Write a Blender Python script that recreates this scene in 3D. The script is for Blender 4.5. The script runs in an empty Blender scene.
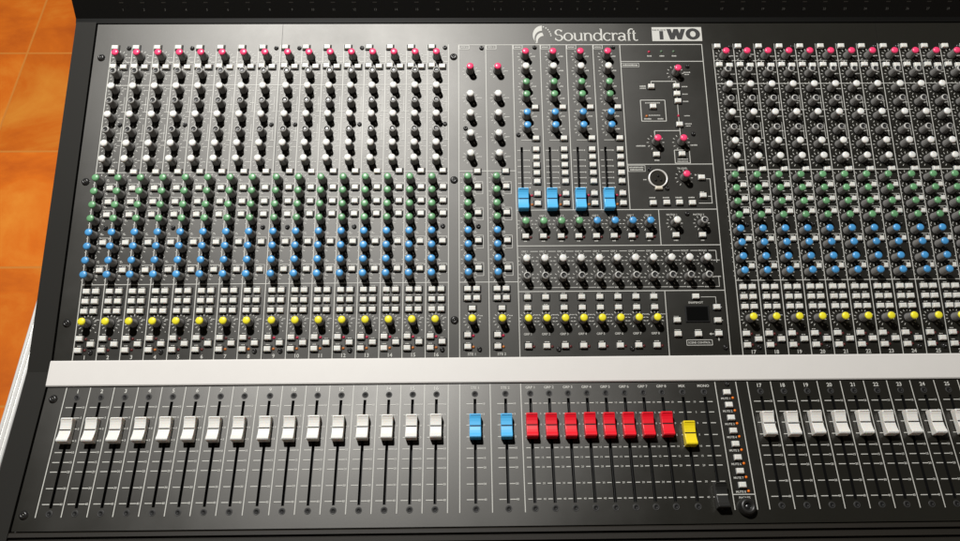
import bpy, bmesh, math, random
from math import sin, cos, pi, radians, sqrt
from mathutils import Vector, Matrix, Euler
random.seed(7)
S = 0.025                      # one channel pitch is 25 mm; all shapes below are written in pitches
TILT = radians(13.7)           # slope of the knob panel
ANG = -0.2137                  # fader panel relative to the knob panel
HINGE = -14.6
R0 = 28.8156                   # left edge of channel 17
GAP = 0.066                    # seam after every eight channels
scene = bpy.context.scene
C = scene.collection

# ------------------------------------------------------------------ materials
def nodes(name):
    m = bpy.data.materials.new(name); m.use_nodes = True
    nt = m.node_tree; return m, nt, nt.nodes['Principled BSDF']
def sock(b, *names):
    for n in names:
        if n in b.inputs: return b.inputs[n]
def plain(name, col, rough=0.5, metal=0.0, spec=0.5, bump=0.0, bscale=3000, emit=None, es=0.0, var=0.0, coat=0.0, ior=None):
    m, nt, b = nodes(name)
    b.inputs['Base Color'].default_value = (*col, 1)
    b.inputs['Roughness'].default_value = rough
    b.inputs['Metallic'].default_value = metal
    sock(b, 'Specular IOR Level').default_value = spec
    if ior: b.inputs['IOR'].default_value = ior
    if coat: b.inputs['Coat Weight'].default_value = coat; b.inputs['Coat Roughness'].default_value = 0.2
    if emit:
        b.inputs['Emission Color'].default_value = (*emit, 1); b.inputs['Emission Strength'].default_value = es
    tc = nt.nodes.new('ShaderNodeTexCoord')
    if var:
        n = nt.nodes.new('ShaderNodeTexNoise'); n.inputs['Scale'].default_value = 60; n.inputs['Detail'].default_value = 5
        oi = nt.nodes.new('ShaderNodeObjectInfo')
        mm = nt.nodes.new('ShaderNodeMath'); mm.operation = 'ADD'
        nt.links.new(tc.outputs['Object'], n.inputs['Vector'])
        nt.links.new(n.outputs['Fac'], mm.inputs[0]); nt.links.new(oi.outputs['Random'], mm.inputs[1])
        mr = nt.nodes.new('ShaderNodeMapRange'); mr.inputs['From Min'].default_value = 0.2; mr.inputs['From Max'].default_value = 1.8
        mr.inputs['To Min'].default_value = 1 - var; mr.inputs['To Max'].default_value = 1 + var
        nt.links.new(mm.outputs[0], mr.inputs['Value'])
        vm = nt.nodes.new('ShaderNodeVectorMath'); vm.operation = 'SCALE'; vm.inputs[0].default_value = col
        nt.links.new(mr.outputs[0], vm.inputs['Scale']); nt.links.new(vm.outputs[0], b.inputs['Base Color'])
    if bump:
        n2 = nt.nodes.new('ShaderNodeTexNoise'); n2.inputs['Scale'].default_value = bscale; n2.inputs['Detail'].default_value = 2
        bp = nt.nodes.new('ShaderNodeBump'); bp.inputs['Strength'].default_value = bump; bp.inputs['Distance'].default_value = 0.0002
        nt.links.new(tc.outputs['Object'], n2.inputs['Vector'])
        nt.links.new(n2.outputs['Fac'], bp.inputs['Height']); nt.links.new(bp.outputs[0], b.inputs['Normal'])
    return m

def panel_material(name, base, f0, rough):
    # satin metallic grey paint: dark body with a broad soft sheen, faint dust and handling marks
    m, nt, b = nodes(name)
    L = nt.links.new
    tc = nt.nodes.new('ShaderNodeTexCoord')
    n = nt.nodes.new('ShaderNodeTexNoise'); n.inputs['Scale'].default_value = 6; n.inputs['Detail'].default_value = 6; n.inputs['Roughness'].default_value = .6
    L(tc.outputs['Object'], n.inputs['Vector'])
    mp = nt.nodes.new('ShaderNodeMapping'); mp.inputs['Scale'].default_value = (60, 1800, 60)
    L(tc.outputs['Object'], mp.inputs['Vector'])
    n3 = nt.nodes.new('ShaderNodeTexNoise'); n3.inputs['Scale'].default_value = 1; n3.inputs['Detail'].default_value = 2
    L(mp.outputs[0], n3.inputs['Vector'])
    mr = nt.nodes.new('ShaderNodeMapRange'); mr.inputs['To Min'].default_value = rough - .035; mr.inputs['To Max'].default_value = rough + .035
    mr.inputs['From Min'].default_value = .3; mr.inputs['From Max'].default_value = .7
    L(n.outputs['Fac'], mr.inputs['Value']); L(mr.outputs[0], b.inputs['Roughness'])
    cr = nt.nodes.new('ShaderNodeMapRange'); cr.inputs['To Min'].default_value = .9; cr.inputs['To Max'].default_value = 1.1
    L(n3.outputs['Fac'], cr.inputs['Value'])
    vm = nt.nodes.new('ShaderNodeVectorMath'); vm.operation = 'SCALE'; vm.inputs[0].default_value = base
    L(cr.outputs[0], vm.inputs['Scale']); L(vm.outputs[0], b.inputs['Base Color'])
    n2 = nt.nodes.new('ShaderNodeTexNoise'); n2.inputs['Scale'].default_value = 1500; n2.inputs['Detail'].default_value = 2
    L(tc.outputs['Object'], n2.inputs['Vector'])
    bp = nt.nodes.new('ShaderNodeBump'); bp.inputs['Strength'].default_value = .12; bp.inputs['Distance'].default_value = 0.0002
    L(n2.outputs['Fac'], bp.inputs['Height']); L(bp.outputs[0], b.inputs['Normal'])
    # dark paint body plus a broad satin sheen with short tails
    b.inputs['Specular IOR Level'].default_value = 0
    gl = nt.nodes.new('ShaderNodeBsdfAnisotropic'); gl.distribution = 'BECKMANN'; gl.inputs['Color'].default_value = (f0, f0 * .985, f0 * .95, 1)
    L(mr.outputs[0], gl.inputs['Roughness']); L(bp.outputs[0], gl.inputs['Normal'])
    ad = nt.nodes.new('ShaderNodeAddShader'); L(b.outputs[0], ad.inputs[0]); L(gl.outputs[0], ad.inputs[1])
    L(ad.outputs[0], nt.nodes['Material Output'].inputs['Surface'])
    return m

M = {}
M['panel'] = panel_material('satin grey panel paint', (.015, .0145, .012), .062, .468)
M['panel_dimmed'] = panel_material('dimmed satin grey panel paint', (.014, .0135, .011), .056, .43)  # same paint as the knob panel, colour and sheen dimmed to imitate weaker glare
M['print'] = plain('white silk-screen ink', (.50, .50, .465), .55, bump=.05)
M['dark_print'] = plain('dark print', (.03, .03, .03), .5)
M['housing'] = plain('black textured housing', (.02, .019, .017), .55, spec=.5, bump=.3, bscale=1500)
M['cheek'] = plain('charcoal side cheek', (.016, .0155, .0135), .6, spec=.14, bump=.35, bscale=1200)
M['bridge'] = plain('black meter bridge', (.004, .004, .0035), .55, spec=.15)
M['ridge'] = plain('dark armrest rubber', (.016, .014, .011), .55, spec=.25, bump=.3, bscale=1500)
M['strip'] = plain('off-white scribble strip', (.65, .635, .61), .5, bump=.06, var=.035)
M['knob'] = plain('black knob rubber', (.155, .152, .145), .42, spec=.6, bump=.1)
M['pink'] = plain('pink knob cap', (.88, .06, .17), .3, var=.08)
M['green'] = plain('green knob cap', (.125, .33, .15), .38, var=.18, spec=.8)
M['blue'] = plain('blue knob cap', (.06, .30, .62), .38, var=.15, spec=.8)
M['yellow'] = plain('yellow knob cap', (.82, .74, .03), .35, var=.06)
M['white'] = plain('white knob cap', (.74, .74, .71), .35, var=.06)
M['darkcap'] = plain('dark knob cap', (.03, .03, .03), .3)
M['ring'] = plain('pale ring', (.42, .42, .40), .4)
M['button'] = plain('pale grey button', (.68, .68, .64), .4, var=.07, bump=.05)
M['fwhite'] = plain('white fader plastic', (.75, .74, .70), .38, var=.05, bump=.05)
M['fblue'] = plain('light blue fader plastic', (.08, .44, .80), .38, var=.05)
M['fred'] = plain('red fader plastic', (.74, .004, .018), .4, var=.05)
M['fyellow'] = plain('yellow fader plastic', (.82, .64, .01), .38)
M['fblack'] = plain('black fader plastic', (.012, .012, .011), .4)
M['black'] = plain('matt black', (.006, .006, .006), .6, spec=.3)
M['rim'] = plain('dark screw rim', (.035, .035, .034), .5, spec=.4)
M['screw'] = plain('blackened screw', (.012, .012, .012), .3, spec=.8)
M['steel'] = plain('worn screw steel', (.14, .14, .13), .35, metal=1)
M['silver'] = plain('silver metal', (.70, .69, .66), .35, metal=.25)
M['alu'] = plain('aluminium extrusion', (.80, .80, .78), .42, metal=.6, bump=.05)
M['led_red'] = plain('red indicator', (.42, .01, .05), .3)
M['led_orange'] = plain('amber indicator', (.42, .13, .02), .35)
M['led_lit'] = plain('lit amber indicator', (.75, .17, .01), .25, emit=(1, .22, .01), es=.12)
M['led_dim'] = plain('dim green indicator', (.10, .16, .10), .3)
M['led_dark'] = plain('unlit red indicator', (.09, .012, .012), .3)
M['glass'] = plain('display glass', (.004, .004, .004), .12, spec=.5)
M['insert'] = plain('grey socket insert', (.018, .016, .012), .6, spec=.15)
M['cream'] = plain('cream tab', (.62, .58, .48), .4)
M['case'] = plain('black laminated case', (.012, .012, .012), .5, bump=.3, bscale=800)

for k in ('fwhite', 'white', 'button'):
    b = M[k].node_tree.nodes['Principled BSDF']; b.inputs['Subsurface Weight'].default_value = .35; b.inputs['Subsurface Scale'].default_value = .004
    b.inputs['Subsurface Radius'].default_value = (1, .7, .5)

def floor_material():
    m, nt, b = nodes('terracotta floor tiles')
    L = nt.links.new; N = nt.nodes.new
    tc = N('ShaderNodeTexCoord')
    br = N('ShaderNodeTexBrick'); br.offset = 0; br.squash = 1
    br.inputs['Scale'].default_value = 1; br.inputs['Brick Width'].default_value = .3275; br.inputs['Row Height'].default_value = .3275
    br.inputs['Mortar Size'].default_value = .0035; br.inputs['Mortar Smooth'].default_value = .5; br.inputs['Bias'].default_value = 0
    br.inputs['Color1'].default_value = (.0, .0, .0, 1); br.inputs['Color2'].default_value = (1, 1, 1, 1); br.inputs['Mortar'].default_value = (.5, .5, .5, 1)
    L(tc.outputs['Object'], br.inputs['Vector'])
    n1 = N('ShaderNodeTexNoise'); n1.inputs['Scale'].default_value = 2.6; n1.inputs['Detail'].default_value = 6; n1.inputs['Roughness'].default_value = .62; n1.inputs['Distortion'].default_value = .6
    mp = N('ShaderNodeMapping'); mp.inputs['Scale'].default_value = (1, 1.5, 1)
    L(tc.outputs['Object'], mp.inputs['Vector']); L(mp.outputs[0], n1.inputs['Vector'])
    r = N('ShaderNodeValToRGB')
    e = r.color_ramp.elements
    e[0].position = .30; e[0].color = (.56, .105, .010, 1)
    e[1].position = .70; e[1].color = (.97, .37, .045, 1)
    x = e.new(.5); x.color = (.84, .195, .014, 1)
    L(n1.outputs['Fac'], r.inputs['Fac'])
    # every tile is fired to a slightly different tone
    tv = N('ShaderNodeMapRange'); tv.inputs['To Min'].default_value = .9; tv.inputs['To Max'].default_value = 1.12
    L(br.outputs['Color'], tv.inputs['Value'])
    vm = N('ShaderNodeVectorMath'); vm.operation = 'SCALE'; L(r.outputs[0], vm.inputs[0]); L(tv.outputs[0], vm.inputs['Scale'])
    mx = N('ShaderNodeMix'); mx.data_type = 'RGBA'
    L(br.outputs['Fac'], mx.inputs['Factor']); L(vm.outputs[0], mx.inputs['A']); mx.inputs['B'].default_value = (.80, .29, .05, 1)
    L(mx.outputs['Result'], b.inputs['Base Color'])
    b.inputs['Roughness'].default_value = .6; sock(b, 'Specular IOR Level').default_value = .2
    bp = N('ShaderNodeBump'); bp.inputs['Strength'].default_value = .4; bp.inputs['Distance'].default_value = .001; bp.invert = True
    L(br.outputs['Fac'], bp.inputs['Height']); L(bp.outputs[0], b.inputs['Normal'])
    return m
M['floor'] = floor_material()

# ------------------------------------------------------------------ mesh builder (units: channel pitches)
class MB:
    def __init__(s): s.v = []; s.f = []; s.m = []; s.sm = []; s.mats = []
    def mi(s, mat):
        if mat not in s.mats: s.mats.append(mat)
        return s.mats.index(mat)
    def add(s, vs, fs, mat, smooth=False):
        o = len(s.v); s.v += [tuple(v) for v in vs]; k = s.mi(mat)
        for f in fs: s.f.append([i + o for i in f]); s.m.append(k); s.sm.append(smooth)
    def quad(s, x0, y0, x1, y1, z, mat): s.add([(x0, y0, z), (x1, y0, z), (x1, y1, z), (x0, y1, z)], [(0, 1, 2, 3)], mat)
    def line(s, x0, y0, x1, y1, w, z, mat):
        dx, dy = x1 - x0, y1 - y0; l = sqrt(dx * dx + dy * dy) or 1; nx, ny = -dy / l * w / 2, dx / l * w / 2
        s.add([(x0 - nx, y0 - ny, z), (x1 - nx, y1 - ny, z), (x1 + nx, y1 + ny, z), (x0 + nx, y0 + ny, z)], [(0, 1, 2, 3)], mat)
    def box(s, x0, y0, z0, x1, y1, z1, mat):
        s.add([(x0, y0, z0), (x1, y0, z0), (x1, y1, z0), (x0, y1, z0), (x0, y0, z1), (x1, y0, z1), (x1, y1, z1), (x0, y1, z1)],
              [(0, 3, 2, 1), (4, 5, 6, 7), (0, 1, 5, 4), (1, 2, 6, 5), (2, 3, 7, 6), (3, 0, 4, 7)], mat)
    def bbox(s, x0, y0, z0, x1, y1, z1, b, mat, taper=0.0):
        # box with a chamfered top edge
        vs = []
        for z, i in ((z0, 0), (z1 - b, taper), (z1 - b * .3, taper + b * .35), (z1, taper + b)):
            vs += [(x0 + i, y0 + i, z), (x1 - i, y0 + i, z), (x1 - i, y1 - i, z), (x0 + i, y1 - i, z)]
        fs = []
        for r in range(3):
            for k in range(4): fs.append((r * 4 + k, r * 4 + (k + 1) % 4, r * 4 + 4 + (k + 1) % 4, r * 4 + 4 + k))
        fs.append((12, 13, 14, 15)); fs.append((3, 2, 1, 0))
        s.add(vs, fs, mat)
    def lathe(s, prof, mat, n=24, cx=0, cy=0, flute=0.0, cap=True, smooth=True):
        vs = []
        for r, z in prof:
            for k in range(n):
                rr = r - (flute if (k % 2 and flute) else 0)
                vs.append((cx + rr * cos(2 * pi * k / n), cy + rr * sin(2 * pi * k / n), z))
        fs = []
        for i in range(len(prof) - 1):
            for k in range(n): fs.append((i * n + k, i * n + (k + 1) % n, (i + 1) * n + (k + 1) % n, (i + 1) * n + k))
        if cap: fs.append(tuple((len(prof) - 1) * n + k for k in range(n)))
        s.add(vs, fs, mat, smooth)
    def extrude(s, prof, x0, x1, mat, smooth=False):
        # prof: (y, z) loop, extruded along x
        n = len(prof)
        vs = [(x0, y, z) for y, z in prof] + [(x1, y, z) for y, z in prof]
        fs = [(k, (k + 1) % n, n + (k + 1) % n, n + k) for k in range(n)]
        s.add(vs, fs, mat, smooth)
        s.add([(x0, y, z) for y, z in prof], [tuple(range(n))], mat)
        s.add([(x1, y, z) for y, z in prof], [tuple(range(n))[::-1]], mat)
    def poly(s, pts, z, mat): s.add([(x, y, z) for x, y in pts], [tuple(range(len(pts)))], mat)
    def strip(s, L, R, z, mat):
        n = len(L); s.add([(x, y, z) for x, y in L] + [(x, y, z) for x, y in R], [(i, i + 1, n + i + 1, n + i) for i in range(n - 1)], mat)
    def build(s, name, parent=None, loc=(0, 0, 0), rot=(0, 0, 0)):
        me = bpy.data.meshes.new(name)
        me.from_pydata([(a * S, b * S, c * S) for a, b, c in s.v], [], s.f)
        for mt in s.mats: me.materials.append(M[mt])
        me.polygons.foreach_set('material_index', s.m); me.polygons.foreach_set('use_smooth', s.sm)
        bm = bmesh.new(); bm.from_mesh(me); bmesh.ops.recalc_face_normals(bm, faces=bm.faces) if s.fix else None; bm.to_mesh(me); bm.free()
        me.update()
        o = bpy.data.objects.new(name, me); C.objects.link(o)
        o.location = [c * S for c in loc]; o.rotation_euler = rot
        if parent: o.parent = parent
        return o
    fix = True

def K(u, v, h=0): return (u, v, h)                     # a point of the knob panel
def F(u, s, h=0): return (u, HINGE + s * cos(ANG) - h * sin(ANG), s * sin(ANG) + h * cos(ANG))   # of the fader panel
ORIG_Z = 33.3
console = bpy.data.objects.new('mixing_console', None); C.objects.link(console)
console.location = (0, 0, ORIG_Z * S); console.rotation_euler = (TILT, 0, 0); console.empty_display_size = .1
console['label'] = 'wide dark grey mixing console with rows of coloured knobs, white buttons and sliding faders'
console['category'] = 'mixing console'

def copy_part(src, loc, rot=None, label=None):
    c = src.copy(); C.objects.link(c); c.parent = src.parent; c.location = [a * S for a in loc]
    if rot is not None: c.rotation_euler = rot
    if label: c['label'] = label
    elif 'label' in c: del c['label']
    for ch in src.children:
        d = ch.copy(); C.objects.link(d); d.parent = c
    return c
class Repeat:
    """first place() uses the modelled part itself, later ones copy it with its sub-parts"""
    def __init__(s, src): s.src = src; s.used = False
    def place(s, loc, rot=(0, 0, 0), label=None):
        if not s.used:
            s.used = True; s.src.location = [a * S for a in loc]; s.src.rotation_euler = rot
            if label: s.src['label'] = label
            return s.src
        return copy_part(s.src, loc, rot, label)

# ------------------------------------------------------------------ lettering
_tc = {}
def glyphs(text, bold=0.0):
    key = (text, bold)
    if key in _tc: return _tc[key]
    cu = bpy.data.curves.new('lettering', 'FONT'); cu.body = text; cu.size = 1; cu.resolution_u = 2
    cu.align_x = 'CENTER'; cu.align_y = 'CENTER'; cu.offset = bold
    ob = bpy.data.objects.new('lettering', cu); C.objects.link(ob)
    dg = bpy.context.evaluated_depsgraph_get(); me = ob.evaluated_get(dg).to_mesh()
    vs = [(v.co.x, v.co.y) for v in me.vertices]; fs = [tuple(p.vertices) for p in me.polygons]
    ob.evaluated_get(dg).to_mesh_clear()
    bpy.data.objects.remove(ob); bpy.data.curves.remove(cu)
    ys = [v[1] for v in vs]; xs = [v[0] for v in vs]; my = (min(ys) + max(ys)) / 2; mx = (min(xs) + max(xs)) / 2
    vs = [(x - mx, y - my) for x, y in vs]
    _tc[key] = (vs, fs, max(xs) - min(xs), max(ys) - min(ys)); return _tc[key]
def text(mb, t, x, y, size, z, mat='print', sx=1.0, bold=0.015, width=None):
    vs, fs, w, h = glyphs(t, bold)
    if width: sx = width / (w * size)
    mb.add([(x + a * size * sx, y + b * size, z) for a, b in vs], fs, mat)
def smudge(mb, x, y, w, z, h=.045):
    # print too small to read in the photograph: a few short ink dashes
    n = max(2, int(w / .06)); k = x - w / 2
    while k < x + w / 2 - .02:
        d = random.uniform(.025, .05); mb.quad(k, y - h / 2, k + d, y + h / 2 * random.uniform(.6, 1), z, 'print'); k += d + .018

PZ = .012   # ink above the paint
LW = .036   # width of printed lines
def plate(mb, x0, x1, y0, y1, holes, mat='panel', depth=.25):
    xs = sorted(set([x0, x1] + [h[0] for h in holes] + [h[2] for h in holes])); ys = sorted(set([y0, y1] + [h[1] for h in holes] + [h[3] for h in holes]))
    for i in range(len(xs) - 1):
        for j in range(len(ys) - 1):
            cx, cy = (xs[i] + xs[i + 1]) / 2, (ys[j] + ys[j + 1]) / 2
            if any(h[0] < cx < h[2] and h[1] < cy < h[3] for h in holes): continue
            mb.quad(xs[i], ys[j], xs[i + 1], ys[j + 1], 0, mat)
    for h in holes:
        a, b, c, d = h
        mb.add([(a, b, 0), (c, b, 0), (c, d, 0), (a, d, 0), (a, b, -depth), (c, b, -depth), (c, d, -depth), (a, d, -depth)],
               [(0, 1, 5, 4), (1, 2, 6, 5), (2, 3, 7, 6), (3, 0, 4, 7), (4, 5, 6, 7)], 'black')

def chan_left(ch):          # left printed edge of a channel strip
    if ch <= 16: return ch - 1 + (GAP if ch >= 9 else 0)
    return R0 + ch - 17 + (GAP if ch >= 25 else 0)
XR = R0 + 16 + GAP          # right edge of channel 32
PL, PR = -.80, XR + .80     # panel between the cheeks
AUXC = [19.15, 20.47, 21.73, 23.01, 24.315]      # printed edges of the four output columns
AUXU = [19.46, 20.76, 22.06, 23.35]

# ------------------------------------------------------------------ knob panel with its printing
kp = MB(); kp.fix = False
plate(kp, PL, PR, -14.2, 2.10, [(u - .055, -7.35, u + .055, -4.36) for u in AUXU])
def ring(mb, u, v, r=.285, n=11, z=PZ):
    for k in range(n):
        a = radians(240 - 300 * k / (n - 1)); mb.line(u + cos(a) * r, v + sin(a) * r, u + cos(a) * (r + .09), v + sin(a) * (r + .09), .030, z, 'print')
EQV = [-5.97, -6.61, -7.25, -7.89, -8.53, -9.17, -9.81, -10.45]
def eqprint(mb, u0):
    for v in (-6.32, -6.98, -7.59, -8.89, -10.155):
        mb.line(u0 + .60, v + .24, u0 + .93, v + .24, .022, PZ, 'print'); mb.line(u0 + .93, v + .24, u0 + .93, v - .2, .022, PZ, 'print')
        smudge(mb, u0 + .75, v + .19 - .02, .16, PZ, .04)
def channel_print(mb, ch):
    L = chan_left(ch)
    ku = L + .445
    for v in [.30, -.65, -1.43, -2.16, -2.86, -3.61, -4.30, -5.05]: ring(mb, ku, v)
    for v in EQV: ring(mb, L + .275, v, .27, 9)
    ring(mb, ku, -12.51, .30, 13)
    for v in [.30, -.65, -1.43, -2.16, -2.86, -3.61, -4.30, -5.05]:
        if random.random() < .99: smudge(mb, L + .86, v + random.choice((0, .02, .1)), .15, PZ)
    smudge(mb, L + .13, .32, .12, PZ); smudge(mb, L + .86, .05, .14, PZ)
    mb.line(L + .02, -2.52, L + .16, -2.52, .03, PZ, 'print'); mb.line(L + .8, -2.52, L + .98, -2.52, .03, PZ, 'print')
    mb.line(L + .8, -3.97, L + .98, -3.97, .03, PZ, 'print')
    mb.line(L + .90, -3.15, L + .90, -3.97, .022, PZ, 'print'); mb.line(L + .90, -1.75, L + .90, -2.52, .022, PZ, 'print')
    eqprint(mb, L)
    for v in EQV: smudge(mb, L + .62, v + .03, .1, PZ, .04)
    for v in (-10.93, -11.345, -11.80):
        for u in (.275, .68): smudge(mb, L + u, v, .15, PZ, .04)
    smudge(mb, L + .85, -12.36, .16, PZ); smudge(mb, L + .85, -12.9, .06, PZ)
    for u, v in ((.22, -12.99), (.73, -13.24), (.22, -13.49)): smudge(mb, L + u, v, .16, PZ, .04)
    text(mb, str(ch), L + .49, -13.985, .23, PZ, bold=.02)
for ch in range(1, 33): channel_print(kp, ch)
T, B_ = .975, -14.125
for lo, hi in ((1, 16), (17, 32)):
    for ch in range(lo, hi + 1):
        L = chan_left(ch)
        if ch in (9, 25): L -= GAP / 2
        kp.line(L, T, L, B_, LW, PZ, 'print')
    E_ = chan_left(hi) + 1; kp.line(E_, T, E_, B_, LW, PZ, 'print'); L = chan_left(lo)
    for v in (-1.15, -5.54, -10.79): kp.line(L, v, E_, v, .032, PZ + .002, 'print')
    for v in (.07,): kp.line(L, v, E_, v, .02, PZ + .002, 'print')
# seams between the eight-channel plates
for x in (8.033, chan_left(25) - GAP / 2):
    kp.line(x + .045, 2.08, x + .045, -14.15, .014, .006, 'black')
# stereo input columns and the master frame
for x, t, b in ((16.55, .93, B_), (17.85, .93, B_), (19.15, .93, B_), (28.29, .93, B_)): kp.line(x, t, x, b, LW, PZ, 'print')
kp.line(16.53, .94, 28.31, .94, LW, PZ + .002, 'print')
for x in AUXC[1:4]: kp.line(x, .94, x, -7.45, LW, PZ, 'print')
kp.line(AUXC[4], .94, AUXC[4], -7.45, LW, PZ, 'print')
for v in (-5.54, -10.79): kp.line(16.55, v, 19.15, v, .036, PZ + .002, 'print')
def frame(x0, y0, x1, y1, w=.03):
    kp.line(x0, y0, x1, y0, w, PZ + .002, 'print'); kp.line(x0, y1, x1, y1, w, PZ + .002, 'print')
    kp.line(x0, y0, x0, y1, w, PZ, 'print'); kp.line(x1, y0, x1, y1, w, PZ, 'print')
for k, x in enumerate((16.55, 17.85)):
    frame(x + .03, .92, x + .50, .72, .026); text(kp, 'STE %d' % (k + 1), x + .265, .82, .13, PZ)
    for v in (-.47, -1.87, -2.85, -3.86, -4.85): ring(kp, x + .55, v); smudge(kp, x + .97, v + .02, .2, PZ)
    for v in EQV: ring(kp, x + .41, v, .27, 9); smudge(kp, x + .74, v + .03, .1, PZ, .04)
    for v in (-6.32, -7.57, -8.885, -10.155):
        kp.line(x + .74, v + .26, x + 1.08, v + .26, .024, PZ, 'print'); kp.line(x + 1.08, v + .26, x + 1.08, v - .34, .024, PZ, 'print'); kp.line(x + .74, v - .34, x + 1.08, v - .34, .024, PZ, 'print')
        smudge(kp, x + .87, v + .19, .16, PZ, .04)
    ring(kp, x + .55, -12.5, .30, 13); smudge(kp, x + .95, -12.3, .15, PZ)
    for v in (-10.93, -11.345): smudge(kp, x + .38, v, .13, PZ, .04); smudge(kp, x + .76, v, .13, PZ, .04)
    for v in (-12.98, -13.49): smudge(kp, x + .36, v, .14, PZ, .04)
    text(kp, 'STE %d' % (k + 1), x + .52, -13.98, .16, PZ)
for k, x in enumerate(AUXC[:4]):
    frame(x + .03, .92, x + .46, .72, .026); smudge(kp, x + .24, .82, .3, PZ, .06)
    for v in (.30, -.46, -1.28, -1.91, -2.83, -3.48): ring(kp, x + .58, v); smudge(kp, x + .99, v + .02, .14, PZ, .07)
    for v in (-2.5, -4.02): kp.line(x + .30, v, x + .78, v, .026, PZ, 'print')
    for v in (-4.53, -5.02, -5.32, -5.62, -5.89, -6.16, -6.36):
        kp.line(x + .10, v, x + .25, v, .03, PZ, 'print'); kp.line(x + .37, v, x + .60, v, .03, PZ, 'print'); smudge(kp, x + .66, v, .07, PZ, .07)
    for v in (-4.36, -4.75, -5.13, -5.52, -5.92, -6.50, -6.98): smudge(kp, x + .97, v, .12, PZ, .035)
Z2 = PZ + .002
kp.line(24.315, .035, 28.29, .035, LW, Z2, 'print')
frame(24.34, -.06, 25.18, -.25, .02); smudge(kp, 24.76, -.155, .7, PZ, .09)
for x, t in ((25.71, 'ON'), (26.31, ''), (26.90, '')): smudge(kp, x, .33, .2, PZ, .07)
ring(kp, 26.89, -.60, .32); smudge(kp, 27.45, -.55, .3, PZ, .06); smudge(kp, 27.45, -.66, .24, PZ, .05)
kp.line(25.70, -1.02, 26.88, -1.02, .035, Z2, 'print'); kp.line(25.70, -1.02, 25.70, -1.2, .035, PZ, 'print')
kp.line(26.88, -1.02, 26.88, -3.2, .03, PZ, 'print')
smudge(kp, 25.3, -1.27, .3, PZ, .08); smudge(kp, 25.3, -1.38, .3, PZ, .06)
for v in (-1.30, -1.69, -2.07): smudge(kp, 27.28, v, .26, PZ, .06)
frame(25.13, -2.0, 26.29, -3.08, .036); smudge(kp, 25.7, -2.14, .7, PZ, .06); smudge(kp, 25.75, -2.78, .55, PZ, .05)
smudge(kp, 25.42, -2.96, .34, PZ, .07); smudge(kp, 26.02, -2.96, .26, PZ, .07)
smudge(kp, 27.3, -2.81, .3, PZ, .05); smudge(kp, 27.3, -3.22, .28, PZ, .06); smudge(kp, 27.3, -3.33, .22, PZ, .05)
kp.line(25.69, -3.57, 26.90, -3.57, .036, Z2, 'print'); kp.line(25.69, -3.57, 25.69, -3.9, .036, PZ, 'print'); kp.line(26.89, -3.57, 26.89, -3.9, .036, PZ, 'print'); kp.line(26.89, -3.36, 26.89, -3.57, .03, PZ, 'print')
for u in (25.70, 26.89): ring(kp, u, -4.16, .32)
smudge(kp, 25.0, -4.33, .42, PZ, .07); smudge(kp, 27.5, -4.30, .34, PZ, .07); smudge(kp, 25.70, -5.05, .2, PZ, .07)
frame(26.55, -4.55, 27.25, -5.20, .034); smudge(kp, 26.9, -5.0, .46, PZ, .05); smudge(kp, 26.9, -5.11, .5, PZ, .05)
kp.line(24.315, -5.25, 28.29, -5.25, LW, Z2, 'print')
frame(24.35, -5.31, 25.13, -5.60, .022); smudge(kp, 24.74, -5.40, .66, PZ, .07); smudge(kp, 24.74, -5.51, .6, PZ, .07)
smudge(kp, 25.07, -6.0, .12, PZ, .06); text(kp, 'TB LEVEL', 26.85, -5.46, .12, PZ); ring(kp, 26.89, -5.93, .32); smudge(kp, 27.55, -5.78, .3, PZ, .07)
for a in ((27.91, -5.98, 28.09, -5.98), (27.93, -6.83, 28.09, -6.83), (27.48, -7.16, 28.09, -7.16)): kp.line(*a, .032, Z2, 'print')
kp.line(28.09, -5.96, 28.09, -7.18, .032, PZ, 'print'); smudge(kp, 27.68, -6.62, .2, PZ, .06)
for x in (25.38, 26.0, 26.58, 27.17): smudge(kp, x, -6.88, .3, PZ, .065)
kp.line(19.15, -7.45, 28.29, -7.45, LW, Z2, 'print')
kp.line(25.61, -7.45, 25.61, -9.13, .036, PZ, 'print')
GU = [19.53 + .796 * i for i in range(8)]
for i, u in enumerate(GU):
    ring(kp, u, -8.12); text(kp, 'GRP %d' % (i + 1), u, -7.72, .115, PZ); smudge(kp, u, -8.92, .16, PZ, .055)
for i, u in enumerate((26.29, 27.52)):
    ring(kp, u, -8.11); text(kp, 'MATRIX %d' % (i + 1), u - .1, -7.70, .115, PZ); smudge(kp, u, -8.92, .18, PZ, .055)
kp.line(19.15, -9.14, 28.29, -9.14, LW, Z2, 'print')
MU = [19.52 + .7985 * i for i in range(11)]
for i, u in enumerate(MU):
    ring(kp, u, -9.84); ring(kp, u, -10.62)
    text(kp, ('GRP %d' % (i + 1)) if i < 8 else ('LEFT', 'RIGHT', 'MONO')[i - 8], u - .05, -9.40, .115, PZ)
    smudge(kp, u, -11.06, .16, PZ, .055)
    if i < 10: kp.line(u + .2, -9.40, u + .54, -9.40, .028, Z2, 'print')
    if i < 10: kp.line(u + .12, -11.06, u + .68, -11.06, .024, Z2, 'print')
kp.line(27.72, -9.40, 28.05, -9.40, .028, Z2, 'print'); kp.line(28.05, -9.40, 28.05, -9.95, .028, PZ, 'print'); kp.line(27.62, -11.06, 28.07, -11.06, .024, Z2, 'print'); kp.line(28.07, -11.06, 28.07, -10.58, .024, PZ, 'print')
smudge(kp, 28.05, -9.80 - .05, .3, PZ, .05); smudge(kp, 28.03, -10.6, .32, PZ, .05)
kp.line(19.15, -11.235, 28.29, -11.235, LW, Z2, 'print')
kp.line(25.62, -11.235, 25.62, B_, LW, PZ, 'print')
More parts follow.
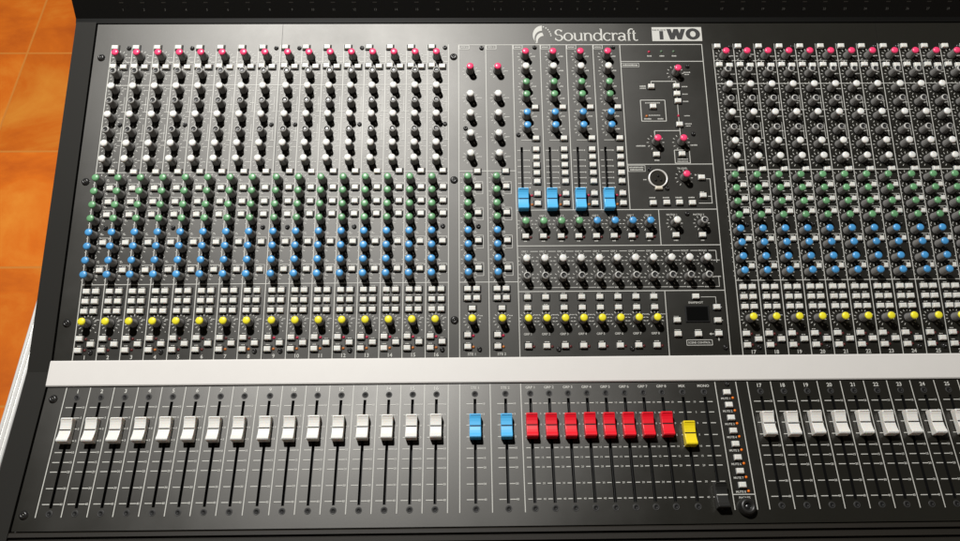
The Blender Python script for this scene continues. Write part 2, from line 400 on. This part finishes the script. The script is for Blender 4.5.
for i, u in enumerate(GU):
    ring(kp, u, -12.51, .30, 13); text(kp, 'GRP %d' % (i + 1), u - .02, -13.13, .14, PZ)
    smudge(kp, u, -13.47, .18, PZ, .05); smudge(kp, u + .4, -12.28, .16, PZ, .045)
    for v in (-11.32, -11.82): smudge(kp, u, v, .15, PZ, .04)
text(kp, 'SNAPSHOT', 26.95, -11.78, .13, PZ); text(kp, 'SCENE CONTROL', 26.97, -13.555, .13, PZ, width=.98)
frame(26.42, -13.44, 27.53, -13.67, .026)
for u, v in ((26.06, -12.40), (26.05, -13.0), (26.94, -13.0), (27.83, -13.0)): smudge(kp, u, v, .24, PZ, .055)
kp.line(27.2, -11.53, 27.85, -11.53, .024, Z2, 'print'); kp.line(27.85, -11.53, 27.85, -11.9, .024, PZ, 'print')
kp.poly([(27.43, -13.18), (27.52, -13.12), (27.52, -13.24)], PZ, 'print'); kp.line(27.5, -13.18, 27.66, -13.18, .03, Z2, 'print')
kp.poly([(27.83, -13.50), (27.79, -13.41), (27.87, -13.41)], PZ, 'print'); kp.line(27.83, -13.3, 27.83, -13.42, .03, Z2, 'print')
for v in (-11.99, -12.58): kp.poly([(28.02, v + .05), (28.02, v - .05), (28.09, v)], PZ, 'print')

# maker's name above the output section, drawn as strokes with thick stems and thin joins
def wordmark(mb, x0, y0, xh, z, wx=1.0):
    th, tn = .20, .125
    pos = [0.0]
    def P(x, y): return (x0 + (pos[0] + x) * xh * wx, y0 + y * xh)
    def arc(cx, cy, rx, ry, a0, a1, k=1.0):
        n = max(6, int(abs(a1 - a0) / 12)); L, R = [], []
        for i in range(n + 1):
            a = radians(a0 + (a1 - a0) * i / n); w = tn + (th * k - tn) * abs(cos(a)) ** 1.5
            L.append(P(cx + (rx - w / 2) * cos(a), cy + (ry - tn / 2 - (w - tn) * .1) * sin(a)))
            R.append(P(cx + (rx + w / 2) * cos(a), cy + (ry + tn / 2) * sin(a)))
        mb.strip(L, R, z, 'print')
    def bar(xa, ya, xb, yb, w):
        a, b = P(xa, ya), P(xb, yb); mb.line(*a, *b, w * xh, z + .002, 'print')
    def stem(x, ya, yb): bar(x, ya, x, yb, th)
    def serif(x, y, l=.11, r=.11): bar(x - l * .8, y, x + r * .8, y, tn)
    gl = 0.03
    # S
    arc(.42, 1.09, .33, .36, 25, 265); arc(.44, .37, .36, .37, 90, -150); bar(.74, 1.16, .74, 1.42, tn); bar(.08, .08, .08, .36, tn); pos[0] += .92 + gl
    arc(.5, .5, .43, .50, 0, 360); pos[0] += 1.02 + gl                                            # o
    stem(.17, .36, 1.0); serif(.12, .98, .12, .05); arc(.48, .36, .31, .36, 180, 330); stem(.86, 0, 1.0); serif(.82, .98, .13, .05); serif(.92, .02, .05, .10); pos[0] += 1.02 + gl   # u
    stem(.2, 0, 1.0); serif(.14, .98, .12, .05); serif(.2, .02, .17, .17); arc(.53, .62, .32, .36, 160, 0); stem(.85, 0, .64); serif(.85, .02, .17, .17); pos[0] += 1.06 + gl   # n
    arc(.46, .5, .39, .50, 30, 330); stem(.87, 0, 1.55); serif(.82, 1.53, .13, .05); serif(.92, .02, .05, .10); pos[0] += 1.04 + gl   # d
    arc(.46, .5, .39, .50, 48, 318); bar(.76, .80, .76, .97, tn); pos[0] += .82 + gl                # c
    stem(.2, 0, 1.0); serif(.14, .98, .12, .05); serif(.2, .02, .17, .2); arc(.5, .60, .26, .36, 150, 50); bar(.62, .86, .70, .80, th); pos[0] += .70 + gl   # r
    arc(.40, .70, .33, .29, 150, 0); stem(.73, .05, .72); arc(.38, .28, .28, .28, 20, 340); bar(.36, .56, .70, .56, tn); serif(.80, .02, .05, .10); pos[0] += .90 + gl   # a
    stem(.25, 0, 1.25); arc(.55, 1.22, .29, .33, 180, 50); serif(.25, .96, .20, .30); serif(.25, .02, .15, .2); pos[0] += .52 + gl   # f
    stem(.25, .22, 1.33); serif(.25, .96, .20, .28); arc(.48, .25, .22, .25, 180, 320)              # t
    return pos[0] + .66
wordmark(kp, 21.20, 1.17, .405, PZ, 4.17 / (.405 * 9.27))
# swirl emblem: two nested crescents and a trail of dots
ex, ey = 20.59, 1.46
def em(x, y): return (ex + (x - 112) * .00607, ey - (y - 125) * .00697)
def crescent(c1, r1, a1, c2, r2, a2):
    L, R = [], []
    for i in range(15):
        t = i / 14; a = radians(90 + (a1 - 90) * t); b = radians(90 + (a2 - 90) * t)
        L.append(em(c1[0] + r1 * cos(a), c1[1] - r1 * sin(a))); R.append(em(c2[0] + r2 * cos(b), c2[1] - r2 * sin(b)))
    kp.strip(L, R, PZ, 'print')
crescent((112, 125), 75, 236, (112, 152), 62, 216)
crescent((114, 158), 53, 212, (124, 180), 50, 184)
for x, y in ((124, 60), (144, 69), (160, 82), (171, 98), (179, 114), (182, 128)):
    kp.poly([em(x + 5.5 * cos(t), y + 5.5 * sin(t)) for t in [k * pi / 4 for k in range(8)]], PZ, 'print')
# white plaque with the series name
kp.quad(25.92, 1.13, 28.34, 1.885, PZ, 'print')
def pq(x, y): return (25.92 + (x - 97) * .00320, 1.885 - (y - 105) * .00351)
ZB = PZ + .005
text(kp, 'SERIES', *pq(205, 150), .105, ZB, 'dark_print', width=.66, bold=.0)
kp.poly([pq(210, 166), pq(268, 166), pq(268, 296), pq(210, 296)][::-1], ZB, 'dark_print')
for xa, ya, xb, yb in ((352, 134, 400, 296), (462, 134, 400, 296), (462, 134, 512, 296), (574, 134, 512, 296)):
    w = 33; kp.poly([pq(xa - w, ya), pq(xb - w, yb), pq(xb + w, yb), pq(xa + w, ya)], ZB + (.001 if xa > xb else 0), 'dark_print')
kp.strip([pq(718 + 110 * cos(k * pi / 14), 212 + 88 * sin(k * pi / 14)) for k in range(29)], [pq(718 + 43 * cos(k * pi / 14), 212 + 46 * sin(k * pi / 14)) for k in range(29)], ZB, 'dark_print')
kp.build('knob_panel', console)

# ------------------------------------------------------------------ fader panel with slots and scales
SLOT0, SLOT1 = -1.335, -5.61
FU = []
for ch in range(1, 33): FU.append(chan_left(ch) + .505)
STU = [17.19, 18.48]
GF = [19.53 + .798 * i for i in range(8)]
MIXU, MONOU = 25.99, 26.91
fp = MB(); fp.fix = False
allf = FU + STU + GF + [MIXU, MONOU]
plate(fp, PL, PR, -6.46, -.60, [(u - .058, SLOT1, u + .058, SLOT0) for u in allf], 'panel_dimmed')
TV = [-1.555, -2.0, -2.46, -2.95, -3.42, -3.82, -4.20, -4.845, -5.455]
TN = ['10', '5', '0', '5', '10', '15', '20', '30', '40']
for u in FU + STU:
    for v, n in zip(TV, TN):
        fp.line(u - .36, v, u - .075, v, .033, PZ, 'print'); fp.line(u + .075, v, u + .31, v, .033, PZ, 'print')
        text(fp, n, u + .375, v, .12, PZ, bold=.02)
for i, u in enumerate(GF + [MIXU]):
    w = .798 if i < 8 else .92
    for v, n in zip(TV, TN):
        fp.line(u - .26, v, u - .085, v, .034, PZ, 'print'); fp.line(u + .085, v, u + .26, v, .034, PZ, 'print')
        text(fp, n, u + (.399 if i < 8 else .46), v, .11, PZ, bold=.01)
for v in TV: fp.line(MONOU - .26, v, MONOU - .085, v, .034, PZ, 'print'); fp.line(MONOU + .085, v, MONOU + .3, v, .034, PZ, 'print')
for lo, hi in ((1, 16), (17, 32)):
    for ch in range(lo, hi + 1):
        L = chan_left(ch)
        if ch in (9, 25): L -= GAP / 2
        fp.line(L, -.70, L, -5.955, LW, PZ, 'print')
        text(fp, str(ch), chan_left(ch) + .50, -.86, .23, PZ, bold=.02)
    L = chan_left(hi) + 1; fp.line(L, -.70, L, -5.955, LW, PZ, 'print')
for x in (16.55, 17.84, 19.135, 27.43, 28.325): fp.line(x, -.70, x, -5.955, LW, PZ, 'print')
for i in range(2): text(fp, 'STE %d' % (i + 1), STU[i], -.86, .16, PZ)
for i in range(8): text(fp, 'GRP %d' % (i + 1), GF[i], -.86, .16, PZ)
text(fp, 'MIX', MIXU, -.86, .16, PZ); text(fp, 'MONO', MONOU, -.86, .16, PZ)
fp.line(27.43, -5.365, 28.325, -5.365, .036, Z2, 'print'); text(fp, 'PHONES', 27.89, -5.49, .12, PZ)
MV = [-1.165 - .5485 * i for i in range(8)]
for i, v in enumerate(MV): text(fp, 'MUTE %d' % (i + 1), 27.78, v - .26, .12, PZ)
fpo = fp.build('fader_panel', console, loc=(0, HINGE, 0), rot=(ANG, 0, 0))

# ------------------------------------------------------------------ body of the console
def Fp(s, h=0): return (HINGE + s * cos(ANG) - h * sin(ANG), s * sin(ANG) + h * cos(ANG))
low = -3.2
def body_profile(h, front=-10.2):
    a = Fp(-.0, h); b = Fp(front + .35, h); c = Fp(front, h - .35); d = Fp(front, -2.3)
    return [(7.6, h), (-14.6, h), b, c, d, (HINGE, low), (7.6, low - 1.5)]
ck = MB(); ck.extrude(body_profile(.07), -1.82, -.86, 'cheek'); o = ck.build('side_cheek', console)
ck = MB(); ck.extrude(body_profile(.07), PR + .06, PR + 1.02, 'cheek'); ck.build('side_cheek', console)
for oo in [o]:
    pass
hs = MB()
hs.extrude([(7.5, -.35), (-14.5, -.35), Fp(0, -.35), Fp(-6.5, -.35), Fp(-6.5, -2.2), (HINGE, low + .1), (7.5, low - 1.3)], -.855, PR + .055, 'housing')
hs.build('housing', console)
st = MB()
y0, z0 = -14.13, .0; y1, z1 = Fp(-.64)
st.extrude([(y0, z0 - .1), (y0, z0 + .09), (y0 - .05, z0 + .12), (y1 + .05, z1 + .10), (y1, z1 + .07), (y1, z1 - .1)], -.86, PR + .03, 'strip')
st.build('scribble_strip', console)
ar = MB()
prof = [Fp(-6.50, -.30), Fp(-6.50, -.02), Fp(-6.54, .03), Fp(-6.68, .04)]
s_ = -6.68
for k in range(9):
    prof += [Fp(s_ - .03, -.08), Fp(s_ - .09, -.08), Fp(s_ - .12, .04), Fp(s_ - .30, .04)]; s_ -= .30
prof += [Fp(s_ - .3, -.05), Fp(s_ - .42, -.3), Fp(s_ - .42, -2.2), Fp(-6.5, -2.2)]
ar.extrude(prof, -.855, PR + .055, 'ridge'); ar.build('armrest', console)
mb = MB()
mb.extrude([(2.13, -.34), (2.13, .06), (2.36, .10), (6.2, 3.5), (7.5, 3.5), (7.5, -.34)], -1.84, PR + 1.04, 'bridge')
# tiny channel numbers and unlit level meters printed on the sloping face
dy, dz = 3.84, 3.40; ll = sqrt(dy * dy + dz * dz); dy /= ll; dz /= ll
class Face:   # writes onto the bridge slope
    def __init__(s, mb): s.mb = mb
    def add(s, vs, fs, mat):
        s.mb.add([(x, 2.36 + dy * y - dz * (z + .004), .10 + dz * y + dy * (z + .004)) for x, y, z in vs], fs, mat)
fc = Face(mb)
M['bridge_ink'] = plain('faint bridge print', (.10, .10, .09), .6)
M['bridge_dim'] = plain('unlit meter segment', (.022, .021, .018), .4)
for ch in range(1, 33):
    u = chan_left(ch) + .5
    vs, fs, w, h = glyphs(str(ch)); fc.add([(u + a * .15, .40 + b * .15, .004) for a, b in vs], fs, 'bridge_ink')
    for k in range(10):
        x, y = u - .12, .70 + .14 * k; fc.add([(x, y, .003), (x + .20, y, .003), (x + .20, y + .05, .003), (x, y + .05, .003)], [(0, 1, 2, 3)], 'bridge_dim')
for i, u in enumerate((17.0, 17.25, 18.3, 18.6, 19.7, 20.2, 21.0, 21.5, 22.3, 22.9, 23.6, 24.1, 25.2, 26.6)):
    vs, fs, w, h = glyphs(str(i % 2 + 1 if i < 4 else i - 3)); fc.add([(u + a * .14, .40 + b * .14, .004) for a, b in vs], fs, 'bridge_ink')
    for k in range(8):
        x, y = u - .08, .72 + .16 * k; fc.add([(x, y, .003), (x + .16, y, .003), (x + .16, y + .05, .003), (x, y + .05, .003)], [(0, 1, 2, 3)], 'bridge_dim')
mb.fix = False
mb.build('meter_bridge', console)

# ------------------------------------------------------------------ knobs: one of each kind, then copies
def knob_source(name, cap):
    b = MB()
    b.lathe([(.195, .0), (.195, .05), (.172, .075), (.165, .43), (.153, .47), (.145, .475)], 'knob', 32, flute=.014)
    b.lathe([(.205, .004), (.205, .030), (.19, .045)], 'black', 28)
    b.box(-.012, .150, .06, .012, .180, .46, 'print')          # pointer line down the side
    k = b.build(name, console)
    c = MB()
    if cap == 'darkcap':
        c.lathe([(.150, .468), (.158, .50), (.150, .525), (.112, .534)], 'ring', 24, cap=False)
        c.lathe([(.112, .533), (.106, .505), (.05, .508)], 'darkcap', 24)
    else:
        c.lathe([(.145, .468), (.164, .49), (.162, .525), (.140, .555), (.092, .573), (.03, .578)], cap, 24)
    if cap != 'darkcap': c.box(-.010, .03, .560, .010, .125, .567, 'black')
    co = c.build('knob_cap', k)
    return Repeat(k)
REP = {}
def knob(name, cap, u, v, spread=.35, label=None):
    key = (name, cap)
    if key not in REP: REP[key] = knob_source(name, cap)
    a = random.gauss(0, spread)
    return REP[key].place(K(u, v, .004), (0, 0, a), label)
bb = MB(); bb.box(-.20, -.155, .0, .20, .155, .016, 'black'); bb.bbox(-.155, -.115, .016, .155, .115, .145, .035, 'button', .008)
BUT = {}
def button(name, loc, rot=(0, 0, 0), sc=(1, 1, 1)):
    if name not in BUT: BUT[name] = Repeat(bb.build(name, console))
    press = -.035 if random.random() < .07 else 0
    l = (loc[0], loc[1] + (-press * sin(rot[0])), loc[2] + press * .7)
    o = BUT[name].place(l, rot); o.scale = sc; return o
def kbtn(name, u, v): return button(name, K(u, v, .004))
def dome(r, mat, h=.05):
    b = MB(); b.lathe([(r * 1.25, .003), (r * 1.2, .02), (r, .022), (r * .9, h * .8), (r * .5, h), (.01, h * 1.02)], mat, 14); return b
LED = {}
def led(name, mat, loc, rot=(0, 0, 0), r=.05):
    key = (name, mat)
    if key not in LED: LED[key] = Repeat(dome(r, mat).build(name, console))
    return LED[key].place(loc, rot)
def screw_source(name, r, ringmat='screw'):
    b = MB()
    b.lathe([(r * 1.15, .004), (r * 1.15, .02), (r, .03), (r * .97, .06), (r * .7, .095), (r * .45, .10), (r * .42, .055)], 'screw', 20)
    b.lathe([(r * .30, .05), (r * .28, .09), (.01, .10)], ringmat, 6)
    return Repeat(b.build(name, console))
big = screw_source('panel_screw', .155, 'steel')
small = screw_source('small_screw', .095)
fb = MB(); fb.lathe([(.135, .003), (.130, .015), (.115, .016), (.09, .008)], 'rim', 20, cap=False); fb.lathe([(.112, .007), (.085, .018), (.05, .02), (.04, .004)], 'black', 18)
fsc = Repeat(fb.build('fader_screw', console))

GREEN = ['treble_knob', 'treble_knob', 'high_mid_knob', 'high_mid_knob']
BLUE = ['low_mid_knob', 'low_mid_knob', 'bass_knob', 'bass_knob']
def eq_block(u):
    for i in range(4): knob(GREEN[i], 'green', u, EQV[i])
    for i in range(4): knob(BLUE[i], 'blue', u, EQV[4 + i])
def channel(ch):
    L = chan_left(ch); k = L + .445
    kbtn('phantom_button', L + .20, .81)
    knob('gain_knob', 'pink', k, .305, .5)
    kbtn('input_button', L + .21, -.18); kbtn('line_button', L + .70, -.22)
    for n, c, v in (('balance_knob', 'darkcap', -.645), ('send_knob', 'white', -1.43), ('balance_knob', 'darkcap', -2.16), ('send_knob', 'white', -2.865),
                    ('balance_knob', 'darkcap', -3.615), ('send_knob', 'white', -4.30), ('auxiliary_knob', 'white', -5.05)): knob(n, c, k, v)
    kbtn('send_button', L + .74, -5.53)
    eq_block(L + .272)
    for v in (-6.32, -6.98, -7.59): kbtn('treble_button', L + .755, v)
    for v in (-8.89, -10.155): kbtn('bass_button', L + .735, v)
    for v in (-11.10, -11.545, -11.99): kbtn('group_button', L + .275, v); kbtn('mix_button', L + .68, v)
    knob('pan_knob', 'yellow', k, -12.515, .12)
    kbtn('mute_button', L + .22, -13.18); kbtn('solo_button', L + .73, -13.43); kbtn('channel_button', L + .22, -13.685)
    led('indicator_light', 'led_red' if 8 < ch < 17 else 'led_dark', K(L + .47, -13.2)); led('indicator_light', 'led_orange' if ch in (4, 7, 8) or 8 < ch < 17 else 'led_dark', K(L + .47, -13.68))
for ch in range(1, 29): channel(ch)

for x in (16.55, 17.85):
    knob('gain_knob', 'pink', x + .55, -.47)
    for v in (-1.87, -2.85, -3.86, -4.85): knob('auxiliary_knob', 'white', x + .55, v)
    kbtn('send_button', x + .84, -5.57)
    eq_block(x + .405)
    for v in (-6.32, -7.57): kbtn('treble_button', x + .86, v)
    for v in (-8.885, -10.155): kbtn('bass_button', x + .86, v)
    for v in (-11.095, -11.51): kbtn('group_button', x + .36, v); kbtn('mix_button', x + .76, v)
    kbtn('mix_button', x + .56, -11.975); knob('pan_knob', 'yellow', x + .555, -12.5, .12)
    kbtn('mute_button', x + .355, -13.15); kbtn('channel_button', x + .355, -13.655)
    led('indicator_light', 'led_red', K(x + .60, -13.18)); led('indicator_light', 'led_orange', K(x + .60, -13.67))
for i in range(4):
    u = 19.725 + 1.298 * i
    knob('gain_knob', 'pink', u, .31); knob('auxiliary_knob', 'white', u, -.46)
    for v in (-1.28, -1.91): knob('treble_knob', 'green', u, v)
    for v in (-2.83, -3.475): knob('bass_knob', 'blue', u, v)
    for v in (-2.38, -3.95): kbtn('filter_button', u + .415, v)
    for v in (-4.50, -4.89, -5.28, -5.67, -6.09, -6.68, -7.15): kbtn('output_button', u + .40, v)
    led('indicator_light', 'led_red', K(u + .14, -6.75)); led('indicator_light', 'led_orange', K(u + .14, -7.19))
led('indicator_light', 'led_red', K(25.71, .55)); led('indicator_light', 'led_dim', K(26.31, .57)); led('indicator_light', 'led_dim', K(26.90, .57))
led('indicator_light', 'led_orange', K(25.38, -2.82)); led('indicator_light', 'led_red', K(26.88, -2.81))
for u, v in ((26.90, -.59), (25.70, -4.155), (26.89, -4.16), (26.89, -5.92)): knob('monitor_knob', 'pink', u, v)
for u, v in ((25.68, -1.31), (26.88, -1.29), (26.88, -1.69), (26.90, -2.07), (25.70, -2.35), (26.88, -3.27), (25.69, -4.78), (26.88, -4.76), (27.69, -5.92), (27.69, -6.80), (25.38, -7.15), (26.0, -7.13), (26.58, -7.13), (27.17, -7.15)):
    kbtn('monitor_button', u, v)
for i, u in enumerate(GU):
    knob('group_knob', 'green' if i < 4 else 'blue', u, -8.12); kbtn('return_button', u, -8.70); led('indicator_light', 'led_dark', K(u + .24, -8.74))
knob('matrix_knob', 'white', 26.29, -8.11); knob('matrix_knob', 'darkcap', 27.52, -8.11); kbtn('return_button', 26.30, -8.68); kbtn('return_button', 27.50, -8.68)
for u in MU: knob('matrix_knob', 'white', u, -9.84, .2); knob('matrix_knob', 'darkcap', u, -10.62, .2)
for u in GU:
    for v in (-11.50, -11.98): kbtn('output_button', u + .01, v)
    knob('pan_knob', 'yellow', u, -12.51, .12); kbtn('output_button', u, -13.65); led('indicator_light', 'led_dark', K(u + .24, -13.68))
for u, v in ((26.96, -11.51), (27.85, -11.99), (27.84, -12.58), (26.06, -12.56), (26.05, -13.17), (26.94, -13.18), (27.83, -13.17)): kbtn('scene_button', u, v)
d = MB(); d.bbox(-.53, -.37, .003, .53, .37, .05, .02, 'black'); dd = d.build('display_screen', console, K(26.97, -12.29))
g = MB(); g.quad(-.47, -.31, .47, .31, .054, 'glass'); g.build('screen_glass', dd)
# microphone socket
x = MB(); x.lathe([(.45, .004), (.45, .06), (.43, .09), (.39, .09), (.37, .03)], 'silver', 40, cap=False); xs = x.build('microphone_socket', console, K(25.69, -5.96))
x = MB(); x.lathe([(.39, .012), (.37, .03), (.30, .03)], 'insert', 32)
x.build('socket_insert', xs)
x = MB()
for a in (90, 210, 330): x.lathe([(.055, .052), (.05, .075), (.02, .078)], 'black', 12, cx=.14 * cos(radians(a)), cy=.14 * sin(radians(a)))
x.build('contact', xs)
x = MB(); x.bbox(-.17, -.55, .004, .17, -.38, .13, .05, 'cream'); x.build('release_tab', xs)

for u, v in ((-.43, .31), (16.31, .31), (-.41, -5.97), (16.32, -5.97), (-.43, -12.485), (16.33, -12.485), (XR + .42, .31), (XR + .42, -5.97), (XR + .42, -12.485)): big.place(K(u, v, 0))
for s0 in (0, R0):
    for col in (.83, 3.83, 7.83, 8.93, 11.92, 15.9):
        for v, o in ((.80, 0), (-3.18, 0), (-8.18, -.09), (-13.77, -.1)):
            small.place(K(s0 + col + o, v, 0))
for u, v in ((17.65, .77), (16.86, -3.41), (17.41, -8.2), (17.41, -13.77), (20.20, .80), (19.32, -3.75), (23.98, .80), (23.6 + .35, -3.78), (27.49, -.23), (27.49, -3.74), (25.34, -5.49), (26.07, -6.43), (26.89, -7.66), (22.26, -7.64), (20.83, -13.79), (24.02, -13.78), (28.07, -13.77)):
    small.place(K(u, v, 0))

# ------------------------------------------------------------------ faders
def fader_source(name, mat, linemat='black'):
    b = MB()
    top = []
    half = .55
    pts = [(-.51, .05), (-.50, .36), (-.485, .40), (-.455, .42), (-.42, .42), (-.38, .405), (-.30, .368), (-.18, .335), (-.06, .318), (-.028, .316), (-.028, .296), (.028, .296), (.028, .316), (.06, .318), (.18, .328), (.30, .350), (.38, .382), (.42, .398), (.455, .40), (.485, .385), (.50, .35), (.51, .05)]
    # bevelled ends in x: inset copy at both sides
    n = len(pts)
    def inset(p, d): return (p[0] * (1 - d), p[1] - d * .35 if p[1] > .2 else p[1])
    rows = [(-.235, .05), (-.225, .012), (-.21, 0), (.21, 0), (.225, .012), (.235, .05)]
    vs = []
    for xx, dd_ in rows: vs += [(xx, *inset(p, dd_)) for p in pts]
    fs = []
    for r in range(len(rows) - 1):
        for k in range(n): fs.append((r * n + k, r * n + (k + 1) % n, (r + 1) * n + (k + 1) % n, (r + 1) * n + k))
    fs.append(tuple(range(n))); fs.append(tuple((len(rows) - 1) * n + k for k in range(n))[::-1])
    b.add(vs, fs, mat)
    b.box(-.045, -.16, -.2, .045, .16, .10, 'black')
    # fine grip ribs near both ends
    for y in (-.44, .44):
        b.box(-.2, y - .012, .41, .2, y + .012, .428, mat)
    o = b.build(name, console)
    l = MB(); zt = .301 if linemat == 'black' else .325
    l.box(-.216, -.020, .288, .216, .020, zt, linemat); l.build('pointer_line', o)
    return Repeat(o)
FR = (ANG, 0, 0)
fw = fader_source('fader_cap', 'fwhite')
for i, u in enumerate(FU[:28]): fw.place(F(u, -2.57 + random.uniform(-.015, .015)), FR, 'white fader cap of channel %d' % (i + 1))
fbk = fader_source('fader_cap', 'fblue')
for i, u in enumerate(STU): fbk.place(F(u, -2.57), FR, 'light blue fader cap on the main fader row')
for i, u in enumerate(AUXU): fbk.place(K(u, -7.0), (0, 0, 0), 'light blue fader cap among the knobs')
fr = fader_source('fader_cap', 'fred')
for u in GF: fr.place(F(u, -2.56 + random.uniform(-.01, .01)), FR, 'red group fader cap')
fader_source('fader_cap', 'fyellow').place(F(MIXU, -2.95), FR, 'yellow fader cap set lower than the red ones')
fader_source('fader_cap', 'fblack', 'print').place(F(MONOU, -5.42), FR, 'black fader cap pulled all the way down')
for u in FU[:28] + STU + GF + [MIXU, MONOU]:
    fsc.place(F(u, -1.125), FR); fsc.place(F(u, -5.81), FR)
for u, s in ((-.45, -1.18), (-.46, -5.85), (XR + .44, -1.18), (XR + .44, -5.85)): big.place(F(u, s), FR)
small.place(F(27.93, -.79), FR)
for v in MV:
    button('mute_group_button', F(27.86, v, .004), FR); led('mute_light', 'led_lit', F(28.09, v - .235), FR, .042)
j = MB(); j.lathe([(.36, .004), (.36, .10), (.33, .14), (.30, .26), (.27, .30), (.16, .31), (.14, .18)], 'fblack', 30); j.lathe([(.12, .17), (.10, .20), (.01, .205)], 'screw', 16)
j.build('headphone_socket', console, F(27.90, -5.86), FR)

# ------------------------------------------------------------------ flight case around the console
case = bpy.data.objects.new('flight_case', None); C.objects.link(case); case.location = (0, 0, 0)
case['label'] = 'black flight case base with ridged silver edge under the mixing console'
case['category'] = 'flight case'
RZ = 33.3 - 7.0
def wz(z): return z
xL, xRr, yF, yB = -4.65, PR + 4, -24.6, 9.5
b = MB()
b.box(xL + .08, yF + .08, .3, xRr - .08, yB - .08, RZ - 2.2, 'case')
for a in ((xL + .05, yF + .05, xL + .48, yB - .05), (xRr - .48, yF + .05, xRr - .05, yB - .05), (xL + .48, yF + .05, xRr - .48, yF + .48), (xL + .48, yB - .48, xRr - .48, yB - .05)):
    b.box(a[0], a[1], RZ - 2.2, a[2], a[3], RZ - .2, 'case')
b.build('case_body', case)
e = MB()
def rail(y0, y1, x0, sgn):
    pr = [(0, -.9), (0, -.05), (.05, 0), (.16, 0), (.18, -.06), (.22, -.06), (.24, 0), (.38, 0), (.40, -.05), (.44, -.05), (.46, 0), (.55, 0), (.58, -.03), (.58, -.5)]
    vs = [(x0 + sgn * a, y0, RZ + z) for a, z in pr] + [(x0 + sgn * a, y1, RZ + z) for a, z in pr]; n = len(pr)
    e.add(vs, [(k, k + 1, n + k + 1, n + k) for k in range(n - 1)], 'alu')
rail(yF, yB, xL, 1); e.build('edge_rail', case); e = MB(); rail(yF, yB, xRr, -1)
e.build('edge_rail', case)
e = MB(); e.box(xL + .6, yF, RZ - .9, xRr - .6, yF + .58, RZ, 'alu'); e.build('edge_rail', case)

# ------------------------------------------------------------------ floor
fl = bpy.data.meshes.new('floor'); fs_ = 3.2
GX, GY = 16.98 - 47.305, -25.54 + 58.92      # a crossing of the joints, measured in the floor plane
fl.from_pydata([(-fs_, -fs_, 0), (fs_, -fs_, 0), (fs_, fs_, 0), (-fs_, fs_, 0)], [], [(0, 1, 2, 3)])
fl.materials.append(M['floor'])
fo = bpy.data.objects.new('floor', fl); C.objects.link(fo); fo.location = (GX * S, GY * S, 0); fo['kind'] = 'structure'

# ------------------------------------------------------------------ camera
rx, ry, rz = 0.251932263, -0.0123957063, -0.0102500978
Cm = Vector((16.9844375, -18.4871748, 31.9941844)) * S
R = Matrix.Rotation(rz, 3, 'Z') @ Matrix.Rotation(ry, 3, 'Y') @ Matrix.Rotation(rx, 3, 'X')
W = Matrix.Translation((0, 0, ORIG_Z * S)) @ Matrix.Rotation(TILT, 4, 'X')
cam = bpy.data.cameras.new('camera'); co = bpy.data.objects.new('camera', cam); C.objects.link(co)
co.matrix_world = W @ (Matrix.Translation(Cm) @ R.to_4x4())
cam.sensor_width = 36; cam.lens = 744.57 / 960 * 36; cam.clip_start = .01; cam.clip_end = 100
cam.dof.use_dof = True; cam.dof.focus_distance = .84; cam.dof.aperture_fstop = 22
scene.camera = co

# ------------------------------------------------------------------ light: one ceiling lamp up and to the left behind the desk, dim warm room
def lamp(name, pos, power, radius, col):
    l = bpy.data.lights.new(name, 'POINT'); l.energy = power; l.shadow_soft_size = radius; l.color = col
    o = bpy.data.objects.new(name, l); C.objects.link(o); o.location = W @ (Vector(pos) * S); return o
lamp('ceiling_lamp', (1.2, 31, 55), 182, .04, (1, .978, .945))
world = bpy.data.worlds.new('World'); scene.world = world; world.use_nodes = True
wn = world.node_tree; bg = wn.nodes['Background']
# a dim room: pale warm walls round about, a darker ceiling overhead
g = wn.nodes.new('ShaderNodeTexCoord'); sp = wn.nodes.new('ShaderNodeSeparateXYZ'); rp = wn.nodes.new('ShaderNodeValToRGB')
wn.links.new(g.outputs['Generated'], sp.inputs[0]); wn.links.new(sp.outputs['Z'], rp.inputs['Fac']); wn.links.new(rp.outputs[0], bg.inputs['Color'])
rp.color_ramp.elements[0].position = .15; rp.color_ramp.elements[0].color = (.24, .19, .155, 1)
rp.color_ramp.elements[1].position = .75; rp.color_ramp.elements[1].color = (.010, .010, .009, 1)
bg.inputs['Strength'].default_value = 1.0
scene.view_settings.view_transform = 'Standard'; scene.view_settings.look = 'None'; scene.view_settings.exposure = 0; scene.view_settings.gamma = 1
scene.render.engine = 'CYCLES'
